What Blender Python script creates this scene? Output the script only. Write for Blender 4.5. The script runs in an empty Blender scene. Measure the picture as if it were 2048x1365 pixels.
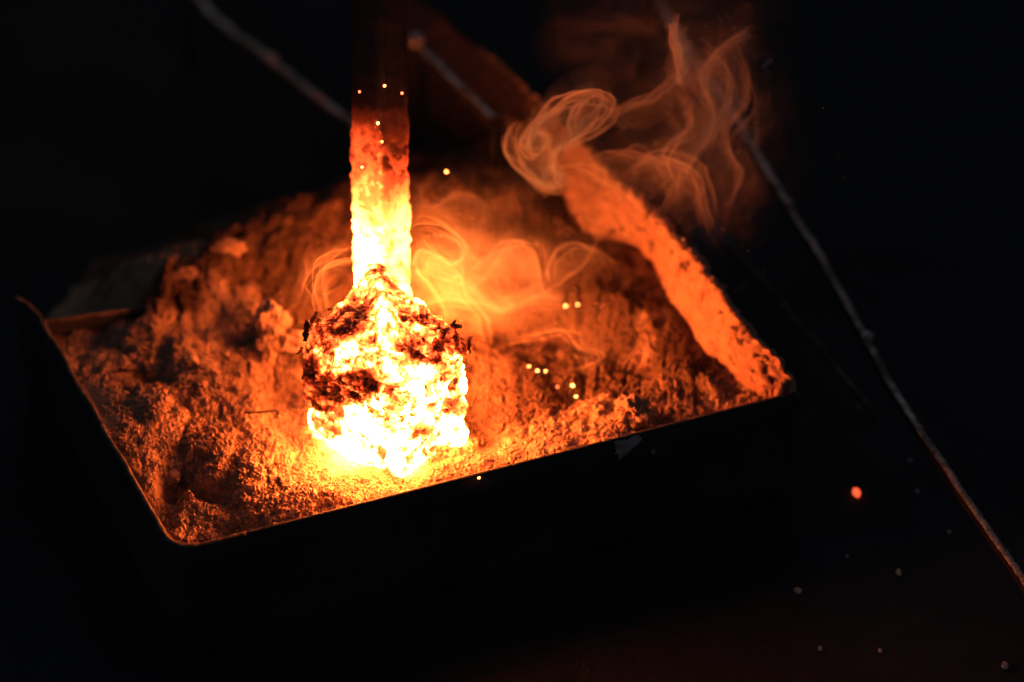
import bpy, bmesh, math, random
import numpy as np
from mathutils import Vector, Matrix

S = bpy.context.scene
C = S.collection
random.seed(7)
rng = np.random.default_rng(11)

# ------------------------------------------------------------------ camera
PITCH = math.radians(36.5)
DIST = 1.45
FPX = 85 / 36 * 2048
CAM = np.array([0, -DIST * math.cos(PITCH), DIST * math.sin(PITCH)])
FW = np.array([0, math.cos(PITCH), -math.sin(PITCH)])
UP = np.array([0, math.sin(PITCH), math.cos(PITCH)])
RT = np.array([1.0, 0, 0])
cd = bpy.data.cameras.new('camera')
cam = bpy.data.objects.new('camera', cd)
C.objects.link(cam)
cam.location = CAM
cam.rotation_euler = (math.pi / 2 - PITCH, 0, 0)
cd.lens = 85
cd.sensor_width = 36
cd.clip_start = 0.05
cd.clip_end = 50
cd.dof.use_dof = True
cd.dof.focus_distance = 1.355
cd.dof.aperture_fstop = 2.4
S.camera = cam

# ------------------------------------------------------------------ world, lamp, exposure
W = bpy.data.worlds.new('World')
S.world = W
W.use_nodes = True
W.node_tree.nodes['Background'].inputs[0].default_value = (0.45, 0.52, 0.65, 1)
W.node_tree.nodes['Background'].inputs[1].default_value = 0.045
S.view_settings.view_transform = 'Standard'
S.view_settings.look = 'None'
S.view_settings.exposure = 0.3
S.view_settings.gamma = 1
ld = bpy.data.lights.new('added_edge_light', 'AREA')       # dim added lamp, unseen behind, set so worn steel edges catch it
ld.shape = 'RECTANGLE'
ld.size, ld.size_y = 1.6, 0.9
ld.energy = 4.5
ld.color = (1.0, 0.95, 0.9)
lo = bpy.data.objects.new('added_edge_light', ld)
lo.location = (-0.2, 4.6, 3.4)
lo.rotation_euler = (Vector((0.1, 0.1, 0)) - Vector(lo.location)).to_track_quat('-Z', 'Y').to_euler()
C.objects.link(lo)

S.render.engine = 'CYCLES'
cy = S.cycles
cy.use_denoising = True
try:
    cy.denoiser = 'OPENIMAGEDENOISE'
except Exception:
    pass
cy.use_adaptive_sampling = True
cy.adaptive_threshold = 0.02
cy.max_bounces = 6
cy.diffuse_bounces = 3
cy.glossy_bounces = 2
cy.volume_bounces = 0
cy.transparent_max_bounces = 48
cy.volume_step_rate = 1.0
cy.volume_max_steps = 128
cy.sample_clamp_indirect = 8
cy.use_light_tree = True


# ------------------------------------------------------------------ helpers
def at(px, py, z=0.0):
    """world point on the horizontal plane z seen at photo pixel px, py"""
    d = FW * FPX + RT * (px - 1024) - UP * (py - 682.5)
    return CAM + d * ((z - CAM[2]) / d[2])


def atY(px, py, y):
    """world point on the upright plane Y=y seen at photo pixel px, py"""
    d = FW * FPX + RT * (px - 1024) - UP * (py - 682.5)
    return CAM + d * ((y - CAM[1]) / d[1])


def pix_of(p):
    q = np.asarray(p) - CAM
    k = FPX / (q @ FW)
    return 1024 + k * (q @ RT), 682.5 - k * (q @ UP)


def hsh(i, j, k, seed):
    n = (i.astype(np.int64) * 374761393 + j.astype(np.int64) * 668265263 + k.astype(np.int64) * 2147483647 + seed * 974711) & 0xFFFFFFFF
    n = ((n ^ (n >> 13)) * 1274126177) & 0xFFFFFFFF
    n = ((n ^ (n >> 16)) * 2246822519) & 0xFFFFFFFF
    n = n ^ (n >> 15)
    return (n & 0xFFFFFF) / float(0xFFFFFF) * 2 - 1


def noise3(x, y, z, seed=0):
    xi, yi, zi = np.floor(x), np.floor(y), np.floor(z)
    fx, fy, fz = x - xi, y - yi, z - zi
    u, v, w = [t * t * t * (t * (t * 6 - 15) + 10) for t in (fx, fy, fz)]
    r = 0
    for dx in (0, 1):
        for dy in (0, 1):
            for dz in (0, 1):
                r = r + hsh(xi + dx, yi + dy, zi + dz, seed) * (u if dx else 1 - u) * (v if dy else 1 - v) * (w if dz else 1 - w)
    return r


def noise2(x, y, seed=0):
    xi, yi = np.floor(x), np.floor(y)
    fx, fy = x - xi, y - yi
    u, v = [t * t * t * (t * (t * 6 - 15) + 10) for t in (fx, fy)]
    o = np.zeros_like(xi)
    r = 0
    for dx in (0, 1):
        for dy in (0, 1):
            r = r + hsh(xi + dx, yi + dy, o, seed) * (u if dx else 1 - u) * (v if dy else 1 - v)
    return r


def fbm3(P, scale, octs=4, gain=0.5, seed=0):
    a, s, r = 1.0, scale, 0
    for o in range(octs):
        r = r + a * noise3(P[..., 0] * s + 13.1 * o, P[..., 1] * s + 7.7 * o, P[..., 2] * s + 3.3 * o, seed + o)
        a *= gain
        s *= 2.03
    return r


def sst(e0, e1, x):
    t = np.clip((x - e0) / (e1 - e0), 0, 1)
    return t * t * (3 - 2 * t)


def np_mesh(name, V, Fq, mat=None, parent=None, smooth=True):
    V = np.asarray(V, dtype=np.float32).reshape(-1, 3)
    Fq = np.asarray(Fq, dtype=np.int32)
    n = Fq.shape[1]
    me = bpy.data.meshes.new(name)
    me.vertices.add(len(V))
    me.vertices.foreach_set('co', V.ravel())
    me.loops.add(Fq.size)
    me.loops.foreach_set('vertex_index', Fq.ravel())
    me.polygons.add(len(Fq))
    me.polygons.foreach_set('loop_start', np.arange(0, Fq.size, n, dtype=np.int32))
    me.polygons.foreach_set('loop_total', np.full(len(Fq), n, dtype=np.int32))
    me.update(calc_edges=True)
    if smooth:
        me.polygons.foreach_set('use_smooth', np.ones(len(Fq), dtype=bool))
    o = bpy.data.objects.new(name, me)
    C.objects.link(o)
    if mat:
        me.materials.append(mat)
    if parent is not None:
        o.parent = parent
    return o


def grid_faces(nu, nv, closed_u=False):
    i = np.arange(nu if closed_u else nu - 1)[:, None]
    j = np.arange(nv - 1)[None, :]
    i2 = (i + 1) % nu
    a = i * nv + j
    b = i2 * nv + j
    return np.stack([a, b, b + 1, a + 1], -1).reshape(-1, 4)


def attr(o, name, vals):
    at_ = o.data.attributes.new(name, 'FLOAT', 'POINT')
    at_.data.foreach_set('value', np.asarray(vals, dtype=np.float32).ravel())


def empty(name, loc=(0, 0, 0)):
    o = bpy.data.objects.new(name, None)
    o.empty_display_size = 0.02
    o.location = loc
    C.objects.link(o)
    return o


def tag(o, label=None, cat=None, group=None, kind=None):
    if label:
        o['label'] = label
    if cat:
        o['category'] = cat
    if group:
        o['group'] = group
    if kind:
        o['kind'] = kind
    return o


def resample(pts, n, smooth=True):
    pts = np.asarray(pts, float)
    if smooth and len(pts) > 2:           # Catmull-Rom
        P = np.vstack([2 * pts[0] - pts[1], pts, 2 * pts[-1] - pts[-2]])
        out = []
        for i in range(1, len(P) - 2):
            t = np.linspace(0, 1, 24, endpoint=False)[:, None]
            p0, p1, p2, p3 = P[i - 1], P[i], P[i + 1], P[i + 2]
            out.append(0.5 * (2 * p1 + (p2 - p0) * t + (2 * p0 - 5 * p1 + 4 * p2 - p3) * t ** 2 + (3 * p1 - p0 - 3 * p2 + p3) * t ** 3))
        pts = np.vstack(out + [P[-2:-1]])
    d = np.concatenate([[0], np.cumsum(np.linalg.norm(np.diff(pts, axis=0), axis=1))])
    s = np.linspace(0, d[-1], n)
    return np.stack([np.interp(s, d, pts[:, k]) for k in range(pts.shape[1])], -1)


def tube(name, pts, rad, mat, parent=None, sides=10, n=60, prof=None):
    """a solid bar swept along pts; prof = closed 2-D outline (unit), rad number or per-point array"""
    p = resample(pts, n)
    rad = np.broadcast_to(np.asarray(rad, float), (n,))
    T = np.gradient(p, axis=0)
    T /= np.linalg.norm(T, axis=1)[:, None]
    ref = np.array([0, 0, 1.0]) if abs(T[0, 2]) < 0.9 else np.array([1.0, 0, 0])
    A = np.cross(T, ref)
    A /= np.linalg.norm(A, axis=1)[:, None]
    B = np.cross(A, T)
    if prof is None:
        an = np.linspace(0, 2 * math.pi, sides, endpoint=False)
        prof = np.stack([np.cos(an), np.sin(an)], -1)
    m = len(prof)
    V = p[:, None] + rad[:, None, None] * (A[:, None] * prof[None, :, 0, None] + B[:, None] * prof[None, :, 1, None])
    Fq = []
    for i in range(n - 1):
        for j in range(m):
            k = (j + 1) % m
            Fq.append((i * m + j, i * m + k, (i + 1) * m + k, (i + 1) * m + j))
    V = np.vstack([V.reshape(-1, 3), p[:1], p[-1:]])
    c0, c1 = n * m, n * m + 1
    for j in range(m):
        k = (j + 1) % m
        Fq.append((c0, k, j, j))
        Fq.append((c1, (n - 1) * m + j, (n - 1) * m + k, (n - 1) * m + k))
    me = bpy.data.meshes.new(name)
    me.from_pydata([tuple(v) for v in V], [], [tuple(dict.fromkeys(f)) for f in Fq])
    me.update()
    for q in me.polygons:
        q.use_smooth = True
    me.materials.append(mat)
    o = bpy.data.objects.new(name, me)
    C.objects.link(o)
    if parent is not None:
        o.parent = parent
    return o


class NT:
    def __init__(self, name):
        self.m = bpy.data.materials.new(name)
        self.m.use_nodes = True
        self.t = self.m.node_tree
        self.t.nodes.clear()
        self.out = self.n('ShaderNodeOutputMaterial')

    def n(self, typ, **kw):
        nd = self.t.nodes.new(typ)
        for k, v in kw.items():
            setattr(nd, k, v)
        return nd

    def l(self, a, b):
        self.t.links.new(a, b)

    def noise(self, scale, detail=4, rough=0.6, dist=0.0, coord='Object', vec=None):
        if vec is None:
            vec = self.n('ShaderNodeTexCoord').outputs[coord]
        x = self.n('ShaderNodeTexNoise')
        x.inputs['Scale'].default_value = scale
        x.inputs['Detail'].default_value = detail
        x.inputs['Roughness'].default_value = rough
        x.inputs['Distortion'].default_value = dist
        self.l(vec, x.inputs['Vector'])
        return x.outputs[0]

    def ramp(self, fac, stops, interp='LINEAR'):
        r = self.n('ShaderNodeValToRGB')
        e = r.color_ramp
        e.interpolation = interp
        e.elements.remove(e.elements[1])
        e.elements[0].position = stops[0][0]
        for p, c in stops[1:]:
            e.elements.new(p)
        for el, (p, c) in zip(list(e.elements), stops):
            el.color = (c, c, c, 1) if not hasattr(c, '__len__') else (*c, 1)
        self.l(fac, r.inputs[0])
        return r.outputs[0]

    def math(self, op, a, b=None, clamp=False):
        x = self.n('ShaderNodeMath', operation=op, use_clamp=clamp)
        for i, v in enumerate((a, b)):
            if v is None:
                continue
            if isinstance(v, (int, float)):
                x.inputs[i].default_value = v
            else:
                self.l(v, x.inputs[i])
        return x.outputs[0]

    def attr(self, name):
        a = self.n('ShaderNodeAttribute')
        a.attribute_name = name
        return a.outputs['Fac']

    def bsdf(self, col, rough=0.9, metal=0.0, bump=None, bdist=0.001, bstr=0.5):
        b = self.n('ShaderNodeBsdfPrincipled')
        if hasattr(col, '__len__'):
            b.inputs['Base Color'].default_value = (*col, 1)
        else:
            self.l(col, b.inputs['Base Color'])
        for key, v in (('Roughness', rough), ('Metallic', metal)):
            if isinstance(v, (int, float)):
                b.inputs[key].default_value = v
            else:
                self.l(v, b.inputs[key])
        if bump is not None:
            bp = self.n('ShaderNodeBump')
            bp.inputs['Distance'].default_value = bdist
            bp.inputs['Strength'].default_value = bstr
            self.l(bump, bp.inputs['Height'])
            self.l(bp.outputs[0], b.inputs['Normal'])
        self.l(b.outputs[0], self.out.inputs[0])
        return b


# ------------------------------------------------------------------ materials
def mat_ash(name, c0, c1, c2):
    m = NT(name)
    n1 = m.noise(90, 5, 0.65)
    n2 = m.noise(900, 3, 0.7)
    mix = m.math('ADD', m.math('MULTIPLY', n1, 0.55), m.math('MULTIPLY', n2, 0.45))
    col = m.ramp(mix, [(0.30, c0), (0.46, c1), (0.62, c2)])
    if name == 'ash':                                        # dimmer light on the back and right ash painted in as dark brown
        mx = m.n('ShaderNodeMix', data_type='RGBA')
        m.l(m.math('MULTIPLY', m.attr('painted_shade'), .85), mx.inputs[0])
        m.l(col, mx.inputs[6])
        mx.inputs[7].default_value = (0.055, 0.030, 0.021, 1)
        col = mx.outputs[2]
    b = m.bsdf(col, 0.95, 0, n2, 0.0008, 0.6)
    b.inputs['Specular IOR Level'].default_value = 0.15
    return m.m


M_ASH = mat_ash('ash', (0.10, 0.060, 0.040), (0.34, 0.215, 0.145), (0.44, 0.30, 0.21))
M_CAKED = mat_ash('caked_ash', (0.24, 0.15, 0.105), (0.42, 0.29, 0.21), (0.48, 0.35, 0.26))
M_CHAR = mat_ash('char', (0.012, 0.010, 0.009), (0.03, 0.024, 0.02), (0.07, 0.05, 0.04))
M_STRAW = mat_ash('burnt_straw', (0.05, 0.035, 0.025), (0.14, 0.09, 0.06), (0.40, 0.28, 0.2))


def mat_black():
    m = NT('sooty_steel')
    n1 = m.noise(14, 6, 0.65)
    n2 = m.noise(260, 4, 0.6)
    col = m.ramp(n1, [(0.35, (0.03, 0.03, 0.033)), (0.65, (0.055, 0.055, 0.06))])
    b = m.bsdf(col, m.ramp(n2, [(0.3, 0.6), (0.7, 0.85)]), 0.0, n2, 0.0006, 0.3)
    b.inputs['Specular IOR Level'].default_value = 0.25
    return m.m


def mat_bench():
    m = NT('sooty_bench')
    n1 = m.noise(9, 6, 0.65)
    n2 = m.noise(320, 4, 0.6)
    col = m.ramp(n1, [(0.35, (0.018, 0.021, 0.026)), (0.7, (0.030, 0.035, 0.042))])
    b = m.bsdf(col, 0.9, 0.0, n2, 0.0008, 0.4)
    b.inputs['Specular IOR Level'].default_value = 0.12
    return m.m


def mat_rim():
    m = NT('ash_dusted_rim')
    n1 = m.noise(120, 5, 0.7)
    col = m.ramp(n1, [(0.38, (0.03, 0.022, 0.018)), (0.6, (0.22, 0.15, 0.10))])
    m.bsdf(col, 0.75, 0.0, n1, 0.0006, 0.4)
    return m.m


def mat_worn():
    m = NT('worn_steel_edge')
    n1 = m.noise(60, 6, 0.7)
    n2 = m.noise(700, 3, 0.6)
    f = m.ramp(m.math('ADD', m.math('MULTIPLY', n1, 0.6), m.math('MULTIPLY', n2, 0.4)), [(0.40, 0.0), (0.58, 1.0)])
    col = m.ramp(f, [(0, (0.05, 0.04, 0.035)), (1, (0.55, 0.52, 0.50))])
    m.bsdf(col, m.ramp(f, [(0, 0.8), (1, 0.42)]), m.ramp(f, [(0, 0.2), (1, 0.9)]), n2, 0.0008, 0.5)
    return m.m


def mat_pale():
    m = NT('pale_dried_ash')
    n1 = m.noise(200, 4, 0.6)
    m.bsdf(m.ramp(n1, [(0.35, (0.3, 0.28, 0.25)), (0.65, (0.6, 0.57, 0.52))]), 0.95, 0, n1, 0.0005, 0.3)
    return m.m


HEAT_STOPS = [(0.0, (0, 0, 0)), (0.16, (0.012, 0.0006, 0.0001)), (0.30, (0.16, 0.010, 0.0012)), (0.42, (0.90, 0.065, 0.012)),
              (0.54, (1.0, 0.14, 0.020)), (0.74, (1.0, 0.20, 0.036)), (1.0, (1.0, 0.155, 0.024))]
STRENGTH = [(0.0, 0.0), (0.30, 0.0045), (0.42, 0.007), (0.54, 0.009), (0.66, 0.021), (0.76, 0.07), (0.88, 0.40), (1.0, 1.0)]


def mat_hot(name, scale_col, fine=0.22, smax=34.0, nscale=330):
    """glowing iron: temperature comes from the mesh (attribute heat), fine mottling from noise"""
    m = NT(name)
    h = m.attr('iron_heat')
    n1 = m.noise(nscale, 5, 0.68)
    n2 = m.noise(1300, 3, 0.6)
    nn = m.math('ADD', m.math('MULTIPLY', m.math('SUBTRACT', n1, 0.5), 1.5), m.math('MULTIPLY', m.math('SUBTRACT', n2, 0.5), 0.8))
    T = m.math('ADD', h, m.math('MULTIPLY', nn, fine * 2), clamp=True)
    T = m.math('MULTIPLY', T, m.math('GREATER_THAN', h, 0.005))
    col = m.ramp(T, HEAT_STOPS)
    st = m.math('MULTIPLY', m.ramp(T, STRENGTH), smax)
    b = m.bsdf(scale_col, 0.5, 0.3 if 'bar' in name else 0.0, n1, 0.001, 0.4)
    m.l(col, b.inputs['Emission Color'])
    m.l(st, b.inputs['Emission Strength'])
    return m.m


M_SOOT = NT('soot')
M_SOOT.bsdf((0.004, 0.004, 0.0045), .95)
M_SOOT = M_SOOT.m
M_BLACK, M_BENCH, M_RIM, M_WORN, M_PALE = mat_black(), mat_bench(), mat_rim(), mat_worn(), mat_pale()
M_BLOCK = mat_hot('glowing_block', (0.05, 0.035, 0.03), 0.13, 380, 420)
M_BAR = mat_hot('heated_bar', (0.026, 0.026, 0.029), 0.055, 250, 160)


def mat_glow(name, col, strength):
    m = NT(name)
    e = m.n('ShaderNodeEmission')
    e.inputs[0].default_value = (*col, 1)
    e.inputs[1].default_value = strength
    m.l(e.outputs[0], m.out.inputs[0])
    m.m.cycles.emission_sampling = 'NONE'
    return m.m


def mat_smoke(name, density, col=(0.90, 0.64, 0.45)):
    m = NT(name)
    v = m.n('ShaderNodeVolumeScatter')
    v.inputs['Color'].default_value = (*col, 1)
    v.inputs['Density'].default_value = density
    v.inputs['Anisotropy'].default_value = 0.0
    m.l(v.outputs[0], m.out.inputs[1])
    return m.m


# ------------------------------------------------------------------ setting: bench
BZ = -0.08
n = 2
bench = np_mesh('bench', [(-6, -4, BZ), (6, -4, BZ), (6, 9, BZ), (-6, 9, BZ)], [(0, 1, 2, 3)], M_BENCH, smooth=False)
tag(bench, kind='structure')

# ------------------------------------------------------------------ tray
FL, BL, FR = at(350, 1105), at(85, 645), at(1590, 788)
EA, EB = FR - FL, BL - FL
NRM_A = EA / np.linalg.norm(EA)
NRM_B = EB / np.linalg.norm(EB)
tray = empty('ash_tray', (FL[0], FL[1], BZ))
tag(tray, 'soot-black sheet metal tray heaped with ash around the glowing block', 'tray')


def to_tray(o):
    o.parent = tray
    o.matrix_parent_inverse = Matrix.Translation(-Vector(tray.location))


def sheet_wall(name, path, zt, zb, thick, mat, lean=0.0):
    """upright sheet following a plan path (n,2); zt per point"""
    p = np.asarray(path)
    n = len(p)
    T = np.gradient(p, axis=0)
    T /= np.linalg.norm(T, axis=1)[:, None]
    N = np.stack([T[:, 1], -T[:, 0]], -1)
    zt = np.broadcast_to(np.asarray(zt, float), (n,))
    zs = np.linspace(0, 1, 8)
    V = []
    for side in (0.5, -0.5):
        for k in zs:
            V.append(np.column_stack([p + N * side * thick + N * lean * k, zb + (zt - zb) * k]))
    V = np.stack(V)                                       # (16, n, 3)
    order = list(range(8)) + list(range(15, 7, -1))
    V = V[order]
    o = np_mesh(name, V.reshape(-1, 3), grid_faces(16, n, True), mat)
    to_tray(o)
    return o


r_c = 0.017
corner_in = FL + NRM_B * r_c
corner_out = FL + NRM_A * r_c
arc = [corner_in * (1 - t) ** 2 + FL * 2 * t * (1 - t) + corner_out * t ** 2 for t in np.linspace(0, 1, 17)]
flap = [at(30, 596, 0.002), at(48, 606, 0.001), at(66, 622, 0.0)]
left_path = resample(np.vstack([flap, BL[None], (BL * .66 + FL * .34)[None], (BL * .33 + FL * .67)[None]]), 80)
left_path[:, 0] += 0.0006 * np.sin(np.linspace(0, 21, 80))
front_path = resample(np.vstack([(BL * .33 + FL * .67)[None], (BL * .16 + FL * .84)[None], np.array(arc), (FL * .6 + FR * .4)[None], FR[None]]), 120)
sheet_wall('side_wall', left_path[:, :2], 0.0, BZ, 0.0018, M_BLACK)
sheet_wall('front_wall', front_path[:, :2], 0.0, BZ, 0.0018, M_BLACK)
back_path = resample(np.vstack([BL + NRM_A * 0.0012, at(172, 633, 0.0), at(262, 621, 0.0), BL + (at(262, 621) - BL) * 1.3]), 50)
sheet_wall('back_wall', back_path[:, :2], 0.0, BZ, 0.0018, M_BLACK)
rim = tube('rim', np.vstack([left_path, front_path[1:34]]), 0.0015, M_RIM, None, 8, 160)
to_tray(rim)
rim3 = tube('rim', front_path[33:], 0.0013, M_BLACK, None, 8, 120)
to_tray(rim3)
cw = tube('added_corner_seal', [FR + NRM_A * .001 - [0, 0, .001], FR + NRM_A * .001 + [0, 0, BZ]], .0028, M_BLACK, None, 8, 30)  # added tube that stops firelight leaking through the corner gap
to_tray(cw)
rim2 = tube('rim', back_path, 0.0015, M_RIM, None, 8, 60)
to_tray(rim2)
fl_pts = [FL + NRM_A * .004 + NRM_B * .004, FR, FR + EB * 1.0, BL + NRM_A * .004]
fo = np_mesh('tray_floor', [(p[0], p[1], BZ + 0.004) for p in fl_pts], [(0, 1, 2, 3)], M_BLACK, smooth=False)
to_tray(fo)

# tall right wall: thick sheet caked with ash, its inner face turned to the fire
top = [at(1591, 780, .001), at(1574, 752, .008), at(1545, 714, .016), at(1460, 620, .03), at(1390, 525, .04), at(1300, 430, .046), at(1210, 340, .05), at(1130, 262, .048),
       at(1052, 180, .040), at(975, 112, .033), at(895, 52, .028), at(815, -28, .024)]
base = [at(1588, 789, 0), at(1558, 778, 0), at(1530, 775, 0), at(1420, 700, 0), at(1340, 600, 0), at(1292, 520, 0.004), at(1185, 475, .01), at(1105, 385, .01),
        at(1010, 275, .01), at(925, 180, .01), at(845, 100, .01), at(765, 20, .01)]
NU, NV = 420, 60
tp, bp = resample(np.array(top), NU), resample(np.array(base), NU)
low = bp.copy()
k = (-0.07 - bp[:, 2]) / (tp[:, 2] - bp[:, 2] + 1e-6)
low = bp + (tp - bp) * np.clip(k, -2.2, 0)[:, None] * np.array([1, 1, 1])
low[:, :2] = bp[:, :2] + (bp[:, :2] - tp[:, :2]) * 0.3
low[:, 2] = BZ - .001
vv = np.linspace(0, 1, NV)[None, :, None]
inner = np.where(vv < 0.4, low[:, None] + (bp - low)[:, None] * (vv / 0.4), bp[:, None] + (tp - bp)[:, None] * ((vv - 0.4) / 0.6))
Tn = np.gradient(bp, axis=0)
Nn = np.cross(Tn, tp - bp)
Nn /= np.linalg.norm(Nn, axis=1)[:, None]
Nn[Nn[:, 0] > 0] *= -1                                   # toward the fire
d = 0.0012 * fbm3(inner, 70, 4, .6, 3) + 0.0008 * fbm3(inner, 320, 3, .65, 9)
pit = sst(0.52, 0.62, fbm3(inner, 230, 3, .6, 21) * 0.62 + 0.34 * fbm3(inner, 30, 2, .5, 5))
d = d - 0.0018 * pit
rag = 0.0022 * fbm3(inner[:, -1], 130, 4, .7, 31)
inner = inner + Nn[:, None] * d[..., None]
inner[..., 2] += rag[:, None] * sst(0.7, 1.0, np.linspace(0, 1, NV))[None, :]
outer = inner - Nn[:, None] * 0.006
V = np.concatenate([inner, outer[:, ::-1]], 1)             # (NU, 2NV)
Fq = grid_faces(NU, 2 * NV)
i = np.arange(NU - 1)
Fq = np.vstack([Fq, np.stack([(i + 1) * 2 * NV, i * 2 * NV, i * 2 * NV + 2 * NV - 1, (i + 1) * 2 * NV + 2 * NV - 1], -1)])
capn = np.arange(NV - 1)
caps = []
for r0 in (0, (NU - 1) * 2 * NV):
    caps.append(np.stack([r0 + capn, r0 + capn + 1, r0 + 2 * NV - 2 - capn, r0 + 2 * NV - 1 - capn], -1))
Fq = np.vstack([Fq] + caps)
mw = NT('ash_caked_wall')
a_p = mw.attr('pit')
n1 = mw.noise(130, 5, .65)
n2 = mw.noise(1000, 3, .6)
colr = mw.ramp(mw.math('ADD', mw.math('MULTIPLY', n1, .6), mw.math('MULTIPLY', n2, .4)), [(0.34, (.25, .125, .075)), (0.5, (.42, .23, .14)), (0.64, (.50, .30, .195))])
mx = mw.n('ShaderNodeMix', data_type='RGBA')
mw.l(a_p, mx.inputs[0])
mw.l(colr, mx.inputs[6])
mx.inputs[7].default_value = (0.05, 0.03, 0.022, 1)
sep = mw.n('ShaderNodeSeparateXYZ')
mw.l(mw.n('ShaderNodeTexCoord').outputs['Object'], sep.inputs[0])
painted_dim = mw.ramp(mw.math('ADD', mw.math('MULTIPLY', sep.outputs['Y'], 2.2), mw.math('MULTIPLY', mw.noise(22, 4, .6), .5)), [(0.50, 0.0), (0.72, 1.0)])
mx2 = mw.n('ShaderNodeMix', data_type='RGBA')              # fading firelight further back painted in as a darker wall colour
mw.l(painted_dim, mx2.inputs[0])
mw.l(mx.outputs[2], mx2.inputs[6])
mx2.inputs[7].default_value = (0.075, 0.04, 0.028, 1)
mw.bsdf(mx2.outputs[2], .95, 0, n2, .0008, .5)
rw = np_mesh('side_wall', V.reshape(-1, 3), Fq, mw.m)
attr(rw, 'pit', np.concatenate([pit, pit[:, ::-1] * 0], 1))
rw['label'] = 'tall right side wall with orange-lit crust of caked ash'
to_tray(rw)
# shreds of crust standing along its upper edge
bm = bmesh.new()
for q in range(260):
    ii = int(rng.integers(60, 330))
    p = Vector(tp[ii]) + Vector((0, 0, rag[ii])) + Vector(Nn[ii]) * rng.uniform(-.004, .002)
    s = rng.uniform(.0006, .0022)
    v0 = bm.verts.new(p + Vector(rng.uniform(-1, 1, 3)) * s)
    v1 = bm.verts.new(p + Vector(rng.uniform(-1, 1, 3)) * s)
    v2 = bm.verts.new(p + Vector(rng.uniform(-1, 1, 3)) * s + Vector((0, 0, s)))
    v3 = bm.verts.new(p + Vector((0, 0, s * rng.uniform(.6, 2.0))))
    for tri in ((v0, v1, v2), (v0, v1, v3), (v1, v2, v3), (v0, v2, v3)):
        bm.faces.new(tri)
me = bpy.data.meshes.new('crust_shreds')
bm.to_mesh(me)
bm.free()
me.materials.append(M_CAKED)
cs = bpy.data.objects.new('crust_shreds', me)
C.objects.link(cs)
cs['kind'] = 'stuff'
to_tray(cs)


# pale smear and a spot on the outside of the front wall
def smear(name, pix, seed):
    pts = []
    N = np.array([NRM_A[1], -NRM_A[0], 0])
    if N[1] > 0:
        N = -N
    base_p = FL + N * 0.0013
    for px, py in pix:
        d_ = FW * FPX + RT * (px - 1024) - UP * (py - 682.5)
        t = ((base_p - CAM) @ N) / (d_ @ N)
        pts.append(CAM + d_ * t)
    pts = np.array(pts)
    c = pts.mean(0)
    ring = resample(np.vstack([pts, pts[:1]]), 40)[:-1]
    ring = c + (ring - c) * (1 + 0.10 * rng.standard_normal((len(ring), 1)))
    V = [c + N * 0.0009] + list(c + (ring - c) * 0.6 + N * 0.0008) + list(ring + N * 0.0001)
    m_ = len(ring)
    Fc = [(0, 1 + j, 1 + (j + 1) % m_) for j in range(m_)]
    Fc += [(1 + j, 1 + m_ + j, 1 + m_ + (j + 1) % m_) for j in range(m_)] + [(1 + j, 1 + m_ + (j + 1) % m_, 1 + (j + 1) % m_) for j in range(m_)]
    o = np_mesh(name, V, Fc, M_PALE)
    to_tray(o)
    return o


sm = smear('ash_smear', [(1228, 884), (1276, 872), (1278, 886), (1262, 902), (1240, 916), (1231, 900)], 1)
sm['label'] = 'pale grey smear on the front wall just under its rim'
smear('ash_smear', [(1302, 900), (1309, 899), (1310, 908), (1303, 909)], 2)

# ------------------------------------------------------------------ ash bed
anchors = [(400, 1060, -.046), (350, 1050, -.046), (470, 1085, -.026), (345, 1000, -.024), (300, 940, -.006), (270, 900, -.006), (560, 1040, -.010), (500, 960, -.012), (420, 880, -.011),
           (380, 960, -.006), (440, 1030, -.020), (420, 940, -.012), (520, 1015, -.011), (340, 690, -.005), (160, 740, -.004), (250, 850, -.002), (490, 880, -.013), (650, 1015, -.010), (780, 1000, -.0125), (800, 965, -.022), (700, 935, -.024), (590, 860, -.023), (950, 885, -.020), (900, 950, -.011), (1000, 925, -.008), (1100, 890, -.006), (1200, 860, -.008), (1300, 845, -.014), (1400, 815, -.016), (1470, 800, -.016), (1505, 775, -.009), (1545, 782, -.010),
           (560, 800, -.018), (480, 800, -.006), (400, 800, -.006), (640, 930, -.021), (720, 960, -.018), (300, 800, .003), (210, 760, -.001), (130, 690, -.012), (180, 680, -.014),
           (240, 645, -.016), (310, 612, .008), (262, 626, -.004), (370, 560, .004), (450, 500, .014), (600, 455, .013), (700, 400, .020), (900, 385, .018), (1030, 385, .022),
           (1000, 480, .004), (900, 500, -.006), (1000, 600, -.012), (1150, 720, -.024), (1080, 690, -.022), (1050, 850, -.012), (1000, 780, -.012), (1240, 570, .006), (1330, 640, .002), (1380, 720, -.002), (1430, 745, -.004),
           (1190, 490, .014), (950, 760, -.016), (1240, 760, -.020), (1180, 820, -.014), (520, 610, .0), (430, 670, -.008), (480, 700, -.014), (560, 540, .002), (660, 560, -.002), (500, 560, .004), (620, 690, -.014), (780, 640, -.012),
           (400, 440, -.03), (560, 390, -.02), (300, 520, -.05), (700, 320, -.01), (900, 300, -.01), (1000, 300, .0), (960, 200, -.05), (600, 250, -.07), (250, 450, -.075), (100, 560, -.078)]
AX = np.array([np.append(at(px, py, z)[:2], z) for px, py, z in anchors])
GU, GV = 860, 960
s = np.linspace(-0.06, 1.0, GU)[:, None]
t_row = np.concatenate([np.linspace(0.004, 1.04, 740, endpoint=False), np.linspace(1.04, 1.9, 220)])    # finer rows inside the tray
t = t_row[None, :]
X = FL[0] + s * EA[0] + t * EB[0]
Y = FL[1] + s * EA[1] + t * EB[1]
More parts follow.
